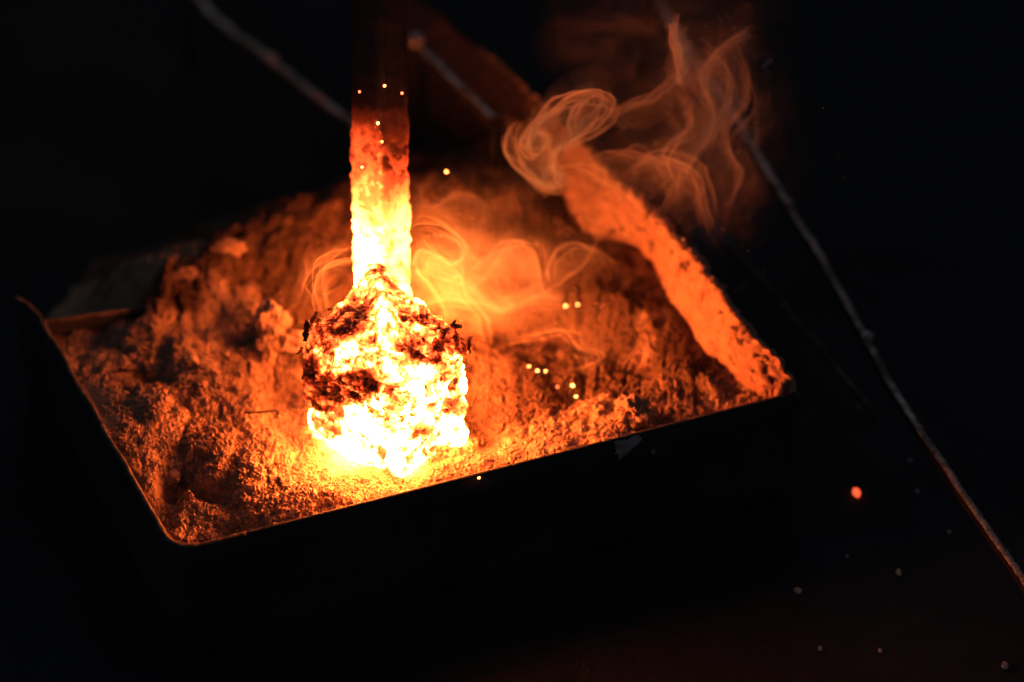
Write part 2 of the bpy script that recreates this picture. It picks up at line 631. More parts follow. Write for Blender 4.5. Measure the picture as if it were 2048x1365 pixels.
# follow the right wall on that side
# inverse-distance blend of the anchors
Wt = 0
H = 0
for ax, ay, az in AX:
    w_ = 1.0 / ((X - ax) ** 2 + (Y - ay) ** 2 + 0.006 ** 2) ** 1.7
    Wt = Wt + w_
    H = H + w_ * az
H = H / Wt
wx = X + 0.0025 * noise2(X * 150, Y * 150, 70)
wy = Y + 0.0025 * noise2(X * 150, Y * 150, 71)
rough = 0.6 + 0.5 * sst(-.3, .5, noise2(X * 28, Y * 28, 44))
back = sst(0.55, 1.0, t + 0 * X)
near_pow = np.exp(-(((X - at(650, 930, -.02)[0]) / .026) ** 2 + ((Y - at(650, 930, -.02)[1]) / .030) ** 2))   # fine powder by the block's foot
rough = rough * (1 - 0.75 * near_pow)
H = H + (0.0034 + 0.0025 * back) * noise2(wx * 32, wy * 32, 1) * rough
H = H + (0.0024 + 0.0012 * back) * (2 * np.abs(noise2(wx * 60, wy * 60, 2)) - .6) * rough
H = H + 0.0017 * (2 * np.abs(noise2(wx * 125, wy * 125, 3)) - .6) * rough
H = H + 0.0007 * (2 * np.abs(noise2(wx * 260, wy * 260, 4)) - .6) * rough
H = H + 0.0008 * noise2(wx * 480, wy * 480, 5) * rough
H = H + 0.0009 * (2 * np.abs(noise2(X * 720, Y * 720, 8)) - .6) * (0.25 + 0.75 * rough)
H = H + 0.0006 * noise2(X * 1300, Y * 1300, 6) * (0.25 + 0.75 * rough)
H = H + 0.0004 * noise2(X * 2100, Y * 2100, 7) * (0.25 + 0.75 * rough)


def bump_at(px, py, z, amp, r, ry=None):
    global H
    c = at(px, py, z)
    H = H + amp * np.exp(-(((X - c[0]) / r) ** 2 + ((Y - c[1]) / (ry or r)) ** 2))


bump_at(545, 700, -.01, .008, .013, .010)
bump_at(600, 720, -.01, .004, .010)
bump_at(490, 705, -.02, -.007, .009, .006)
bump_at(565, 800, -.02, -.008, .012, .012)
bump_at(380, 540, .006, .006, .016, .012)
bump_at(300, 770, -.012, -.008, .012, .006)
bump_at(1340, 840, -.014, -.008, .013, .008)
bump_at(1150, 790, -.02, -.008, .020, .012)
bump_at(1270, 835, -.010, .006, .010, .008)
# keep below the rims, stay inside the walls
din = (s * np.linalg.norm(EA) + 0 * X)
dfr = (t * np.linalg.norm(EB) + 0 * X)
inside = (t <= 1.0) & (s >= 0)
cap = -0.0035 - 0.10 * np.clip(0.012 - dfr, 0, 1)
H = np.where(dfr < 0.022, np.minimum(H, cap + 0.6 * np.clip(dfr - 0.004, 0, 1)), H)
capl = -0.0025 + 0.30 * np.clip(din - 0.004, 0, 1)
H = np.where((t < 1.03) & (din < 0.03), np.minimum(H, capl), H)
H = np.where(s + 0 * X < 0.004, BZ - 0.002 + 0 * H, H)
rc_ = r_c + .003
out_corner = (din < rc_) & (dfr < rc_) & ((rc_ - din) ** 2 + (rc_ - dfr) ** 2 > (rc_ - .005) ** 2)
H = np.where(out_corner, BZ - .002, H)
edge_fall = sst(1.35, 1.9, t + 0 * X)
H = H * (1 - edge_fall) + (BZ - .004) * edge_fall
left_fall = sst(0.22, 0.03, s + 0 * X) * sst(1.0, 1.06, t + 0 * X)
H = H * (1 - left_fall) + (BZ - .004) * left_fall
H = np.maximum(H, BZ - .004)
# crumbs lean over: small sideways shifts break the height-field look
amp = 0.0006 * rough * ((dfr > .01) & (din > .006) & (s < .985))
Xd = X + amp * noise2(X * 420, Y * 420 + H * 500, 81) + 0.6 * amp * noise2(X * 900, Y * 900 + H * 900, 83)
Yd = Y + amp * noise2(X * 420 + 9, Y * 420 + H * 500, 82)
painted_shade = sst(-.15, .55, noise2(X * 24, Y * 24, 91) + .5 * noise2(X * 75, Y * 75, 92) + 1.6 * sst(.34, .60, s + 0.15 * t) * sst(.10, .30, t) - .62 + .75 * sst(.75, 1.1, t + 0 * X) - .7 * sst(.36, .24, s) * sst(1.0, .8, t))  # shade painted over back and right ash, left kept pale, broken by noise
ash = np_mesh('ash', np.stack([Xd, Yd, H], -1), grid_faces(GU, GV), M_ASH)
attr(ash, 'painted_shade', painted_shade)
tag(ash, 'bed of loose straw ash heaped in the black tray, lit orange', 'ash', kind='stuff')


def ash_z(x, y):
    """height of the ash bed below a point"""
    A = np.array([[EA[0], EB[0]], [EA[1], EB[1]]])
    u = np.linalg.solve(A, np.array([x - FL[0], y - FL[1]]))
    iu = int(np.clip((u[0] + .06) / 1.06 * (GU - 1), 0, GU - 1))
    jv = int(np.clip(np.searchsorted(t_row, u[1]), 0, GV - 1))
    return float(H[iu, jv])


# loose crumbs and bits of burnt straw over the bed: one mass
ico = bmesh.new()
bmesh.ops.create_icosphere(ico, subdivisions=1, radius=1)
IV = np.array([v.co[:] for v in ico.verts])
IF = np.array([[v.index for v in f.verts] for f in ico.faces])
ico.free()
NC = 13000
vs, fs, shv = [], [], []
for q in range(NC):
    ss, tt = rng.uniform(.02, .985), rng.uniform(.02, 1.25) 
    iu = int((ss + .06) / 1.06 * (GU - 1))
    jv = int(np.searchsorted(t_row, tt))
    c = np.array([Xd[iu, jv], Yd[iu, jv], H[iu, jv]])
    r = 0.00028 + 0.0008 * rng.random() ** 6
    v = IV * (1 + 0.35 * rng.standard_normal((len(IV), 1))) * r * rng.uniform(.6, 1.3, 3)
    vs.append(v + c + [0, 0, r * .3])
    fs.append(IF + q * len(IV))
    shv.append(np.full(len(IV), painted_shade[iu, jv]))
o = np_mesh('ash_crumbs', np.vstack(vs), np.vstack(fs), M_ASH, smooth=False)
attr(o, 'painted_shade', np.concatenate(shv))  # crumbs carry the same painted shade as the bed
tag(o, 'fine loose crumbs of ash scattered over the ash bed', 'ash crumbs', kind='stuff')
vs, fs, off = [], [], 0
for q in range(1500):
    ss, tt = rng.uniform(.03, .97), rng.uniform(.03, 1.1)
    iu = int((ss + .06) / 1.06 * (GU - 1))
    jv = int(np.searchsorted(t_row, tt))
    c = np.array([Xd[iu, jv], Yd[iu, jv], H[iu, jv] + .0004])
    L = rng.uniform(.0015, .005)
    w_ = rng.uniform(.00014, .00032)
    a = rng.uniform(0, 6.28)
    e = rng.uniform(-.5, .5)
    dr = np.array([math.cos(a), math.sin(a), e])
    sd = np.array([-math.sin(a), math.cos(a), 0])
    upv = np.array([0, 0, 1.0])
    P = []
    for kk in (-1, 0, 1):
        cc = c + dr * L * kk * .5 + upv * (.0006 * (1 - kk * kk)) * rng.uniform(-1, 1)
        P += [cc + sd * w_, cc - sd * w_ * .5 + upv * w_, cc - sd * w_ * .5 - upv * w_]
    vs.append(np.array(P))
    ff = []
    for r_ in (0, 3):
        for j in range(3):
            k2 = (j + 1) % 3
            ff.append((r_ + j, r_ + k2, r_ + 3 + k2, r_ + 3 + j))
    fs.append(np.array(ff) + off)
    off += 9
o = np_mesh('straw_bits', np.vstack(vs), np.vstack(fs), M_STRAW, smooth=False)
tag(o, 'short bits of burnt straw strewn over the ash bed', 'burnt straw', kind='stuff')


def lump(name, px, py, z, size, mat, label, cat, seed, squash=(1, 1, 1), rough_=0.35):
    bm_ = bmesh.new()
    bmesh.ops.create_icosphere(bm_, subdivisions=5, radius=1)
    P = np.array([v.co[:] for v in bm_.verts])
    Fi = np.array([[v.index for v in f.verts] for f in bm_.faces])
    bm_.free()
    dd = 1 + rough_ * fbm3(P, 1.6, 5, .6, seed)
    P = P * dd[:, None] * np.array(squash) * size
    c = at(px, py, z)
    o_ = np_mesh(name, P + [0, 0, size * squash[2] * .3], Fi, mat)
    o_.location = (c[0], c[1], max(z, ash_z(c[0], c[1])) - size * .2)
    tag(o_, label, cat)
    return o_


lump('ash_lump', 548, 690, -.012, .0105, M_CAKED, 'big pale ash lump standing close left of the glowing block', 'ash lump', 5, (.9, .8, 1.5))
lump('ash_lump', 590, 712, -.014, .0085, M_CAKED, 'low rounded ash lump touching the left side of the glowing block', 'ash lump', 6, (1.1, .8, 1.0))
lump('ash_lump', 455, 498, .016, .006, M_ASH, 'blurred ash clod on the crest at the left end of the back heap', 'ash lump', 15, (1.6, .8, .8))
lump('ash_lump', 372, 553, .006, .005, M_ASH, 'blurred long ash clod sliding off the left end of the back heap', 'ash lump', 16, (1.7, .8, .8))
lump('ash_lump', 348, 972, -.028, .0045, M_CAKED, 'small lit ash clod alone in the dark near the tray front corner', 'ash lump', 9, (1, 1, .8))
lump('ash_lump', 1268, 842, -.01, .009, M_ASH, 'craggy ash clod by the front rim, right of a dark pit', 'ash lump', 12, (1.1, .8, 1.1), .5)

# curled pale flake and a burnt twig on the left of the bed
cf = []
c = at(384, 738, -.004)
for u in np.linspace(0, 1, 16):
    for v in np.linspace(-1, 1, 7):
        a = -0.6 + 3.4 * u
        cf.append(((.0042) * math.cos(a) * (1 - .25 * u), v * .0022 * (1 - .5 * (u - .5) ** 2), .0046 * math.sin(a) + .002))
cf = np.array(cf)
cf2 = cf + np.array([0.0004, 0, 0.0003])
V = np.vstack([cf, cf2])
g = grid_faces(16, 7)
fl_o = np_mesh('ash_flake', V, np.vstack([g, g[:, ::-1] + len(cf)]), M_CAKED)
fl_o.location = (c[0], c[1], ash_z(c[0], c[1]))
tag(fl_o, 'curled pale flake of burnt straw on the ash left of the block', 'ash flake')


def zlift(px, py, dz, z0=-.01):
    for z in np.arange(.06, -.08, -.0006):            # walk down the line of sight to the ash
        p_ = at(px, py, z)
        if ash_z(p_[0], p_[1]) >= z:
            break
    return np.array([p_[0], p_[1], ash_z(p_[0], p_[1]) + dz])


tw = tube('burnt_twig', [zlift(240, 744, .0015), zlift(275, 750, .002), zlift(305, 757, .0012)], np.linspace(.0010, .0006, 24), M_CHAR, None, 7, 24)
tag(tw, 'thin black burnt twig lying on the ash at the left', 'twig')
tw = tube('burnt_twig', [zlift(492, 830, .0018), zlift(520, 832, .002), zlift(552, 826, .001)], np.linspace(.0008, .0005, 24), M_CHAR, None, 7, 24)
tag(tw, 'short burnt straw stalk in the shaded hollow just left of the block', 'twig')

# ------------------------------------------------------------------ glowing block on its handle bar
billet = empty('heated_billet', (-.071, -.065, -.015))
tag(billet, 'white-hot rough steel block with dark scale on a square handle bar', 'hot steel')


def to_billet(o):
    o.parent = billet
    o.matrix_parent_inverse = Matrix.Translation(-Vector(billet.location))


ZB, ZT = -.023, .0625
tc = {'f': at(780, 738, ZT), 'l': at(600, 642, ZT), 'r': at(940, 664, ZT), 'b': at(755, 518, ZT)}
bc = {'f': at(800, 968, ZB), 'l': at(604, 876, ZB), 'r': at(944, 884, ZB)}
bc['b'] = bc['l'] + bc['r'] - bc['f']
NB = 150


def corner_map(u, v, w):
    """u: from f toward r, v: from f toward l, w: height"""
    u, v, w = u[..., None], v[..., None], w[..., None]
    lo_ = bc['f'] * (1 - u) * (1 - v) + bc['r'] * u * (1 - v) + bc['l'] * (1 - u) * v + bc['b'] * u * v
    hi_ = tc['f'] * (1 - u) * (1 - v) + tc['r'] * u * (1 - v) + tc['l'] * (1 - u) * v + tc['b'] * u * v
    return lo_ * (1 - w) + hi_ * w


bm = bmesh.new()
bmesh.ops.create_cube(bm, size=2)
bmesh.ops.subdivide_edges(bm, edges=bm.edges[:], cuts=NB, use_grid_fill=True)
Q = np.array([v.co[:] for v in bm.verts])
BF = np.array([[v.index for v in f.verts] for f in bm.faces])
bm.free()
# rounded box: shrink then push out
rr = 0.24
core = np.clip(Q, -(1 - rr), 1 - rr)
dv = Q - core
ln = np.linalg.norm(dv, axis=1)[:, None]
Qr = core + np.where(ln > 1e-6, dv / np.maximum(ln, 1e-6) * rr, 0)
face_n = Q / np.abs(Q).max(1)[:, None]
u, v, w = (Qr[:, 0] + 1) / 2, (Qr[:, 1] + 1) / 2, (Qr[:, 2] + 1) / 2
P = corner_map(u, v, w)
ctr = P.mean(0)
# outward direction from the core
nd = np.where(ln > 1e-6, dv, Q * (np.abs(Q) >= np.abs(Q).max(1)[:, None] - 1e-6))
eu = (bc['r'] - bc['f']); eu = eu / np.linalg.norm(eu)
ev = (bc['l'] - bc['f']); ev = ev / np.linalg.norm(ev)
Nw = nd[:, :1] * eu + nd[:, 1:2] * ev + nd[:, 2:3] * np.array([0, 0, 1.0])
Nw /= np.maximum(np.linalg.norm(Nw, axis=1)[:, None], 1e-9)


def blob(px, py, rx, ry, rot=0.0):
    """soft round mask around the point of the block seen at a photo pixel (as fraction of its own pixel radii)"""
    q = P - CAM
    kk = FPX / (q @ FW)
    dx = 1024 + kk * (q @ RT) - px
    dy = 682.5 - kk * (q @ UP) - py
    c_, s_ = math.cos(rot), math.sin(rot)
    a_ = (dx * c_ + dy * s_) / rx
    b_ = (-dx * s_ + dy * c_) / ry
    return np.exp(-(a_ ** 2 + b_ ** 2)) 


topf = sst(0.80, 1.0, w)
L1 = fbm3(P, 45, 4, .55, 101)
L2 = fbm3(P, 130, 4, .6, 107)
L3 = fbm3(P, 420, 3, .6, 113)
ridge = np.exp(-((u - v) / .16) ** 2)                    # back-to-front hump across the top
disp = 0.0026 * L1 + 0.0011 * L2 + 0.0004 * L3 + topf * (ridge * 0.0055 * sst(0.0, .6, (u + v) / 2) - 0.002 * (1 - ridge))
# horizontal folds where the stacked layers show
lay = np.sin((P[:, 2] + 0.004 * L1) * 2 * math.pi / 0.017)
disp += 0.0009 * lay * (1 - topf)
# dark crust patches (clinging slag and clay)
cn = 0.55 * L2 + 0.35 * L1 + 0.35 * L3
patch = 0
for px, py, rx, ry, rot, a_ in [(735, 600, 30, 40, .3, .5), (870, 640, 40, 18, .6, .6), (800, 655, 20, 40, -.5, .45), (690, 640, 72, 44, -.4, 1.0), (640, 660, 36, 60, .1, .75), (835, 705, 52, 20, .55, .85), (910, 850, 26, 50, .25, .42), (700, 615, 34, 20, -.5, .7), (650, 690, 30, 26, 0, .75), (632, 640, 10, 40, .3, .9),
                                (650, 785, 54, 60, 0, 1.0), (705, 775, 62, 40, -.4, 1.15), (640, 800, 34, 36, 0, 1.1), (625, 740, 22, 40, 0, 1.1), (745, 775, 30, 18, -.5, .9),
                                (905, 670, 38, 26, .2, 1.05), (880, 690, 36, 26, .3, .9), (920, 690, 16, 30, 0, .9), (820, 690, 28, 22, .6, .85), (870, 720, 34, 18, .3, .75), (800, 720, 30, 12, .5, .6), (840, 640, 22, 14, .5, .4),
                                (752, 545, 24, 12, 0, .5), (775, 790, 26, 16, 0, .35), (905, 820, 24, 16, 0, .45), (880, 890, 26, 12, -.4, .3)]:
    patch = np.maximum(patch, a_ * blob(px, py, rx, ry, rot))
crust = sst(0.36, 0.80, patch + 0.36 * cn)
orange = np.maximum(blob(852, 862, 24, 15), 0.8 * blob(910, 815, 26, 18))
disp += 0.0016 * crust * (0.8 + 0.25 * L3)
P2 = P + Nw * disp[:, None]
hid_l = sst(.80, .97, v) * (1 - topf)
hid_r = sst(.86, .97, u) * (1 - topf) * (1 - hid_l)
base_h = 0.862 - 0.175 * sst(.30, .85, w + .12 * L1) - 0.03 * topf - (0.05 + 0.14 * sst(.25, .55, w)) * hid_l + (-.26 + 0.50 * sst(.25, .5, w)) * hid_r  # unseen right face set hotter to brighten wall and smoke, unseen left cooler
tmask = topf * (1 - 0.75 * np.exp(-((u - v) / .12) ** 2))
heat = base_h + 0.20 * L2 - 0.09 * L3 + 0.10 * L1
heat = heat + 0.08 * (topf - tmask) - 0.10 * sst(.25, .8, L3) * (.4 + .6 * sst(.1, .6, w))
spots = sst(.22, .50, fbm3(P, 160, 4, .6, 131)) * sst(.0, .12, w)
heat = heat - 0.55 * orange * (1 - .5 * L3) - 0.27 * spots * (1 - .5 * topf)
apex = np.maximum(blob(755, 562, 40, 34), .85 * blob(830, 610, 64, 36, .75))
heat = heat - apex * (.24 + .22 * fbm3(P, 520, 2, .6, 171))
# white seams that run through the block
seam = np.maximum(blob(760, 700, 24, 40, .0), np.maximum(blob(725, 730, 60, 16, -.25), blob(830, 770, 70, 24, .55)))
heat = heat + 0.14 * seam
heat = heat * (1 - crust) + crust * (0.22 + 0.10 * L3 + 0.22 * L2)
heat = np.clip(heat, 0.03, 1.0)
block = np_mesh('steel_block', P2, BF, M_BLOCK)
attr(block, 'iron_heat', heat)
to_billet(block)

# curled scale flakes standing off the crust
M_SCALE = mat_hot('scale_flake', (0.04, 0.03, 0.026), .12, 40)
for px, py, dz, ln_, wd, ang in [(622, 640, -.001, .010, .005, 1.25), (607, 655, .0, .012, .006, 1.5), (606, 702, -.002, .005, .004, .4), (925, 655, .004, .005, .005, .3), (905, 650, .004, .006, .005, 1.0), (934, 690, .0, .010, .006, 1.5),
                                 (668, 620, .004, .006, .005, .2), (645, 690, .003, .006, .005, 2.2)]:
    q = P2 - CAM
    kk = FPX / (q @ FW)
    dd = (1024 + kk * (q @ RT) - px) ** 2 + (682.5 - kk * (q @ UP) - py) ** 2 + np.maximum(0, (q @ FW) - 1.40) * 1e5
    ii = int(np.argmin(dd))
    pc, nn_ = P2[ii], Nw[ii]
    along = RT * math.cos(ang) + UP * math.sin(ang)
    along = along - nn_ * (along @ nn_) * .7
    along /= np.linalg.norm(along)
    side = np.cross(nn_, along)
    A_ = []
    for u_ in np.linspace(-1, 1, 12):
        for v_ in np.linspace(-1, 1, 7):
            ww = wd * .5 * (1 - .45 * u_ * u_) * (1 + .25 * math.sin(7 * u_ + px))
            A_.append(pc + along * u_ * ln_ * .5 + side * v_ * ww + nn_ * (.0003 + .0012 * v_ * v_ + .0005 * u_ * u_ + .0003 * math.sin(9 * u_ + 5 * v_)))
    A_ = np.array(A_)
    g = grid_faces(12, 7)
    fo_ = np_mesh('scale_flake', np.vstack([A_, A_ + nn_ * .0005]), np.vstack([g, g[:, ::-1] + len(A_)]), M_SCALE)
    attr(fo_, 'iron_heat', np.full(2 * len(A_), .16) + .1 * rng.random(2 * len(A_)))
    to_billet(fo_)

# the square bar
b0 = at(763, 600, .030)
b1 = at(757, -90, .215)
NL, NS = 420, 96
tt = np.linspace(0, 1, NL)
ax = b1 - b0
Lb = np.linalg.norm(ax)
ax = ax / Lb
e1 = np.cross(ax, [0, 0, 1.0]); e1 /= np.linalg.norm(e1)
e2 = np.cross(e1, ax)
an = np.linspace(0, 2 * math.pi, NS, endpoint=False)
pw = 5.0
sq = 1.0 / (np.abs(np.cos(an)) ** pw + np.abs(np.sin(an)) ** pw) ** (1 / pw)
rot = math.radians(37)
prof = np.stack([np.cos(an + rot) * sq, np.sin(an + rot) * sq], -1)
half = 0.0134
Pb = b0 + (tt * Lb)[:, None, None] * ax + half * (prof[None, :, 0, None] * e1 + prof[None, :, 1, None] * e2)
nb = prof[None, :, 0, None] * e1 + prof[None, :, 1, None] * e2 + 0 * Pb
q = Pb - CAM
pyb = 682.5 - FPX * (q @ UP) / (q @ FW)
axpx = pyb.mean(1)                                         # photo row along the bar, only to read distances off the picture
near = sst(150, 420, axpx)[:, None]
db = 0.0006 * fbm3(Pb, 43, 5, .6, 201) * (0.4 + near) + 0.0006 * fbm3(Pb, 240, 3, .6, 204) * (0.3 + near)
ck = sst(.15, .5, fbm3(Pb, 150, 3, .6, 209)) * sst(180, 320, axpx)[:, None]
db = db + 0.0007 * ck
Pb = Pb + nb * db[..., None]
hb = np.interp(axpx, [-100, 110, 190, 245, 285, 330, 380, 420, 480, 560], [0, 0.0, .12, .275, .375, .46, .60, .70, .775, .80])[:, None] + 0 * Pb[..., 0]
hb = hb + (0.055 * fbm3(Pb, 60, 4, .55, 215) - 0.09 * ck) * sst(200, 300, axpx)[:, None]
# scaled strip down the middle of the near faces
mid = np.exp(-((((an / (2 * math.pi) * 4) % 1)[None, :] - .5) / .2) ** 2)
xr = (1024 + FPX * (q @ RT) / (q @ FW))
xr = (xr - xr.mean(1)[:, None]) / 58.0
bead = np.exp(-((xr + .06) / .10) ** 2) * sst(.05, .5, fbm3(Pb, 330, 2, .5, 231)) * sst(215, 250, axpx)[:, None] * sst(400, 340, axpx)[:, None]
gap = np.exp(-((xr - .08) / .07) ** 2) * sst(-.2, .4, fbm3(Pb, 110, 2, .5, 233)) * sst(225, 260, axpx)[:, None] * sst(370, 320, axpx)[:, None]
hb = hb + (.035 * sst(.1, -.1, xr) - .045 * sst(0, .2, xr)) * sst(200, 260, axpx)[:, None] + .17 * bead - .14 * gap
hb = np.where(axpx[:, None] < 115, 0, np.clip(hb, 0.006, 1))
Vb = np.vstack([Pb.reshape(-1, 3), Pb[0].mean(0)[None], Pb[-1].mean(0)[None]])
g = np.concatenate([grid_faces(NL, NS)])
wrap = np.stack([np.arange(NL - 1) * NS + NS - 1, np.arange(1, NL) * NS + NS - 1, np.arange(1, NL) * NS, np.arange(NL - 1) * NS], -1)
bar = np_mesh('handle_bar', Vb, np.vstack([g, wrap]), M_BAR)
attr(bar, 'iron_heat', np.concatenate([hb.ravel(), [.9, 0]]))
bar['label'] = 'square bar, black at the top, red then yellow-white toward the block'
to_billet(bar)

# ------------------------------------------------------------------ steel bars around the tray
def plate_on_edge(name, pix, z, thick, h, label, cat, beads=()):
    root = empty(name, tuple(at(*pix[0], 0)[:2]) + (BZ,))
    tag(root, label, cat)
    z0_, z1_ = z if hasattr(z, '__len__') else (z, z)
    zz = np.linspace(z0_, z1_, len(pix))
    pts = resample(np.array([at(px, py, z_) for (px, py), z_ in zip(pix, zz)]), 160)
    pts[:, :2] += 0.0007 * np.stack([fbm3(pts, 40, 3, .6, 301), fbm3(pts, 40, 3, .6, 302)], -1)
    T = np.gradient(pts, axis=0)
    N = np.stack([T[:, 1], -T[:, 0], 0 * T[:, 0]], -1)
    N /= np.linalg.norm(N, axis=1)[:, None]
    prof_ = [(-.5, -h), (-.5, -.0009), (-.32, -.0002), (0, .0002), (.32, -.0002), (.5, -.0009), (.5, -h)]
    jag = 0.0008 * fbm3(pts, 230, 3, .7, 311)
    strips = []
    for a_, z_ in prof_:
        strips.append(pts + N * (a_ * thick) + np.array([0, 0, 1.0]) * (z_ + (jag[:, None] if z_ > -.001 else 0)))
    Vp = np.stack(strips)
    body = np_mesh('bar_side', np.concatenate([Vp[[0, 1]], Vp[[5, 6]]]).reshape(-1, 3), np.vstack([grid_faces(2, 160), grid_faces(2, 160) + 320]), M_SOOT)
    edge = np_mesh('worn_edge', Vp[1:6].reshape(-1, 3), grid_faces(5, 160), M_WORN)
    for o_ in (body, edge):
        o_.parent = root
        o_.matrix_parent_inverse = Matrix.Translation(-Vector(root.location))
    for ii_ in ((2, -3) if z0_ == z1_ else (2,)):
        c_ = pts[ii_]
        pst = tube('post', [(c_[0], c_[1], BZ), (c_[0], c_[1], c_[2] - h + .001)], thick * .45, M_SOOT, None, 8, 4)
        pst.parent = root
        pst.matrix_parent_inverse = Matrix.Translation(-Vector(root.location))
    for px, py, r in beads:
        c_ = pts[int(np.argmin([np.hypot(*(np.array(pix_of(p_)) - (px, py))) for p_ in pts]))] + [0, 0, .001]
        bm_ = bmesh.new()
        bmesh.ops.create_icosphere(bm_, subdivisions=3, radius=1)
        Pq = np.array([v.co[:] for v in bm_.verts])
        Fi = np.array([[v.index for v in f.verts] for f in bm_.faces])
        bm_.free()
        Pq = Pq * (1 + .25 * fbm3(Pq, 2.0, 4, .6, int(px)))[:, None] * r * np.array([1, 1.2, .8]) + c_
        wb = np_mesh('weld_bead', Pq, Fi, M_WORN)
        wb.parent = root
        wb.matrix_parent_inverse = Matrix.Translation(-Vector(root.location))
    return root


plate_on_edge('steel_rail', [(1290, -60), (1352, 60), (1470, 235), (1578, 410), (1640, 510), (1735, 680), (1810, 810), (1920, 975), (2048, 1160), (2120, 1270)], (.035, -.055), .0044, .006,
              'long steel rail with worn pale edge and two weld knobs, right of the tray', 'steel rail', [(1578, 410, .0030), (1735, 680, .0040)])
plate_on_edge('steel_rail', [(1150, 150), (1235, 235), (1330, 345), (1440, 462), (1560, 600), (1700, 765), (1745, 822)], (-.01, -.076), .0014, .004,
              'thin faint steel rail between the tray and the long worn rail', 'steel rail')
plate_on_edge('steel_rail', [(360, -50), (440, 40), (545, 120), (620, 180), (695, 235), (760, 290)], 0.0, .0062, .008,
              'blurred broad dusty steel rail at upper left, running behind the handle bar', 'steel rail', [(545, 118, .004), (640, 190, .003)])
plate_on_edge('steel_rail', [(826, 78), (870, 120), (920, 170), (990, 235)], 0.052, .0052, .008,
              'short blurred steel rail with knobbed end, just right of the handle bar top', 'steel rail', [(831, 84, .0062)])

# ------------------------------------------------------------------ embers and specks
def pebble(name, loc, r, mat, squash=(1, 1, 1), seed=0, sub=2):
    bm_ = bmesh.new()
    bmesh.ops.create_icosphere(bm_, subdivisions=sub, radius=1)
    Pq = np.array([v.co[:] for v in bm_.verts])
    Fi = np.array([[v.index for v in f.verts] for f in bm_.faces])
    bm_.free()
    Pq = Pq * (1 + .22 * fbm3(Pq, 1.7, 3, .6, 400 + seed))[:, None] * r * np.array(squash)
    o_ = np_mesh(name, Pq, Fi, mat)
    o_.location = loc
    return o_


G_ORANGE = mat_glow('spark_orange', (1, .22, .04), 14)
G_YELLOW = mat_glow('spark_yellow', (1, .36, .08), 16)
G_RED = mat_glow('ember_red', (1, .10, .035), 1.3)
G_DIM = mat_glow('spark_dim', (1, .14, .05), 6)
SPK = 'glowing sparks in the air and on the ash'
for q, (px, py, yy, r, m_, lab) in enumerate([
        (769, 172, .115, .0008, G_ORANGE, 'orange spark in front of the dark upper handle bar, highest of those on it'),
        (719, 184, .110, .0007, G_DIM, 'dim red spark at the left edge of the dark upper handle bar'),
        (804, 187, .130, .0008, G_DIM, 'dim red spark at the right edge of the dark upper handle bar'),
        (756, 247, .070, .0008, G_YELLOW, 'bright yellow spark where the handle bar turns from black to red'),
        (893, 344, .06, .0009, G_ORANGE, 'lone orange spark in the dark right of the red handle bar'),
        (764, 284, .060, .0007, G_ORANGE, 'small spark on the red part of the handle bar, below the yellow one'),
        (724, 335, .055, .0006, G_YELLOW, 'small pale spark by the left side of the orange part of the bar')]):
    if px < 860:                                             # hover just in front of the bar
        yy = float(np.interp(py, axpx[::-1], Pb.mean(1)[::-1, 1])) - .022
    o = pebble('spark', atY(px, py, yy), r, m_, seed=q)
    tag(o, lab, 'spark', SPK)
for q, (px, py, r, m_, lab) in enumerate([
        (1131, 616, .0006, G_YELLOW, 'yellow spark over the hollow right of the block, left of a close pair'),
        (1155, 613, .0005, G_YELLOW, 'yellow spark over the hollow right of the block, right of a close pair'),
        (1058, 739, .0007, G_ORANGE, 'orange spark nearest the block in a row of three on the ash'),
        (1075, 746, .0006, G_YELLOW, 'yellow spark in the middle of a row of three on the ash'),
        (1091, 748, .0005, G_YELLOW, 'yellow spark at the far right of a row of three on the ash'),
        (1145, 777, .0008, G_YELLOW, 'yellow spark at the bottom of the hollow, upper of two'),
        (1152, 800, .0006, G_YELLOW, 'yellow spark at the bottom of the hollow, lower of two'),
        (1115, 781, .0006, G_DIM, 'faint red spark left of the two yellow ones in the hollow'),
        (958, 956, .0007, G_ORANGE, 'small orange spark on the front rim below the block')]):
    p_ = zlift(px, py, .0012) if py < 940 else at(px, py, .002)
    o = pebble('spark', p_, r, m_, (1.25, 1, .8), seed=20 + q)
    tag(o, lab, 'spark', SPK)
o = pebble('ember', at(1713, 986, BZ + .0022), .0026, G_RED, (.85, 1.25, .8), 50, 3)
tag(o, 'red glowing ember alone on the black bench in front of the tray', 'ember')
for q, (px, py, r, lab) in enumerate([
        (1596, 1182, .0020, 'elongated pale ash speck on the bench in front of the tray, lowest middle'),
        (1797, 1146, .0022, 'pale ash speck standing between the red ember and the lower right corner'),
        (2010, 1332, .0024, 'pale ash speck in the extreme lower right corner of the bench'),
        (1760, 1301, .0015, 'small grey ash speck near the bottom right, left of the corner one'),
        (1640, 1297, .0015, 'brownish ash speck near the bottom edge, left of the small grey one'),
        (1835, 983, .0014, 'small pale ash speck to the right of the red ember'),
        (1820, 921, .0013, 'small pale ash speck close to the worn rail, above the others'),
        (1898, 1064, .0013, 'small pale ash speck right beside the lower worn rail'),
        (1718, 813, .0012, 'tiny pale ash speck below the right end of the tray wall'),
        (1694, 1113, .0011, 'faint tiny ash speck directly below the red ember')]):
    o = pebble('ash_speck', at(px, py, BZ + r * .6), r, M_PALE, (1.2 if q == 0 else .8, 1.3, .6), 60 + q, 2)
    tag(o, lab, 'ash speck', 'pale ash specks on the black bench')

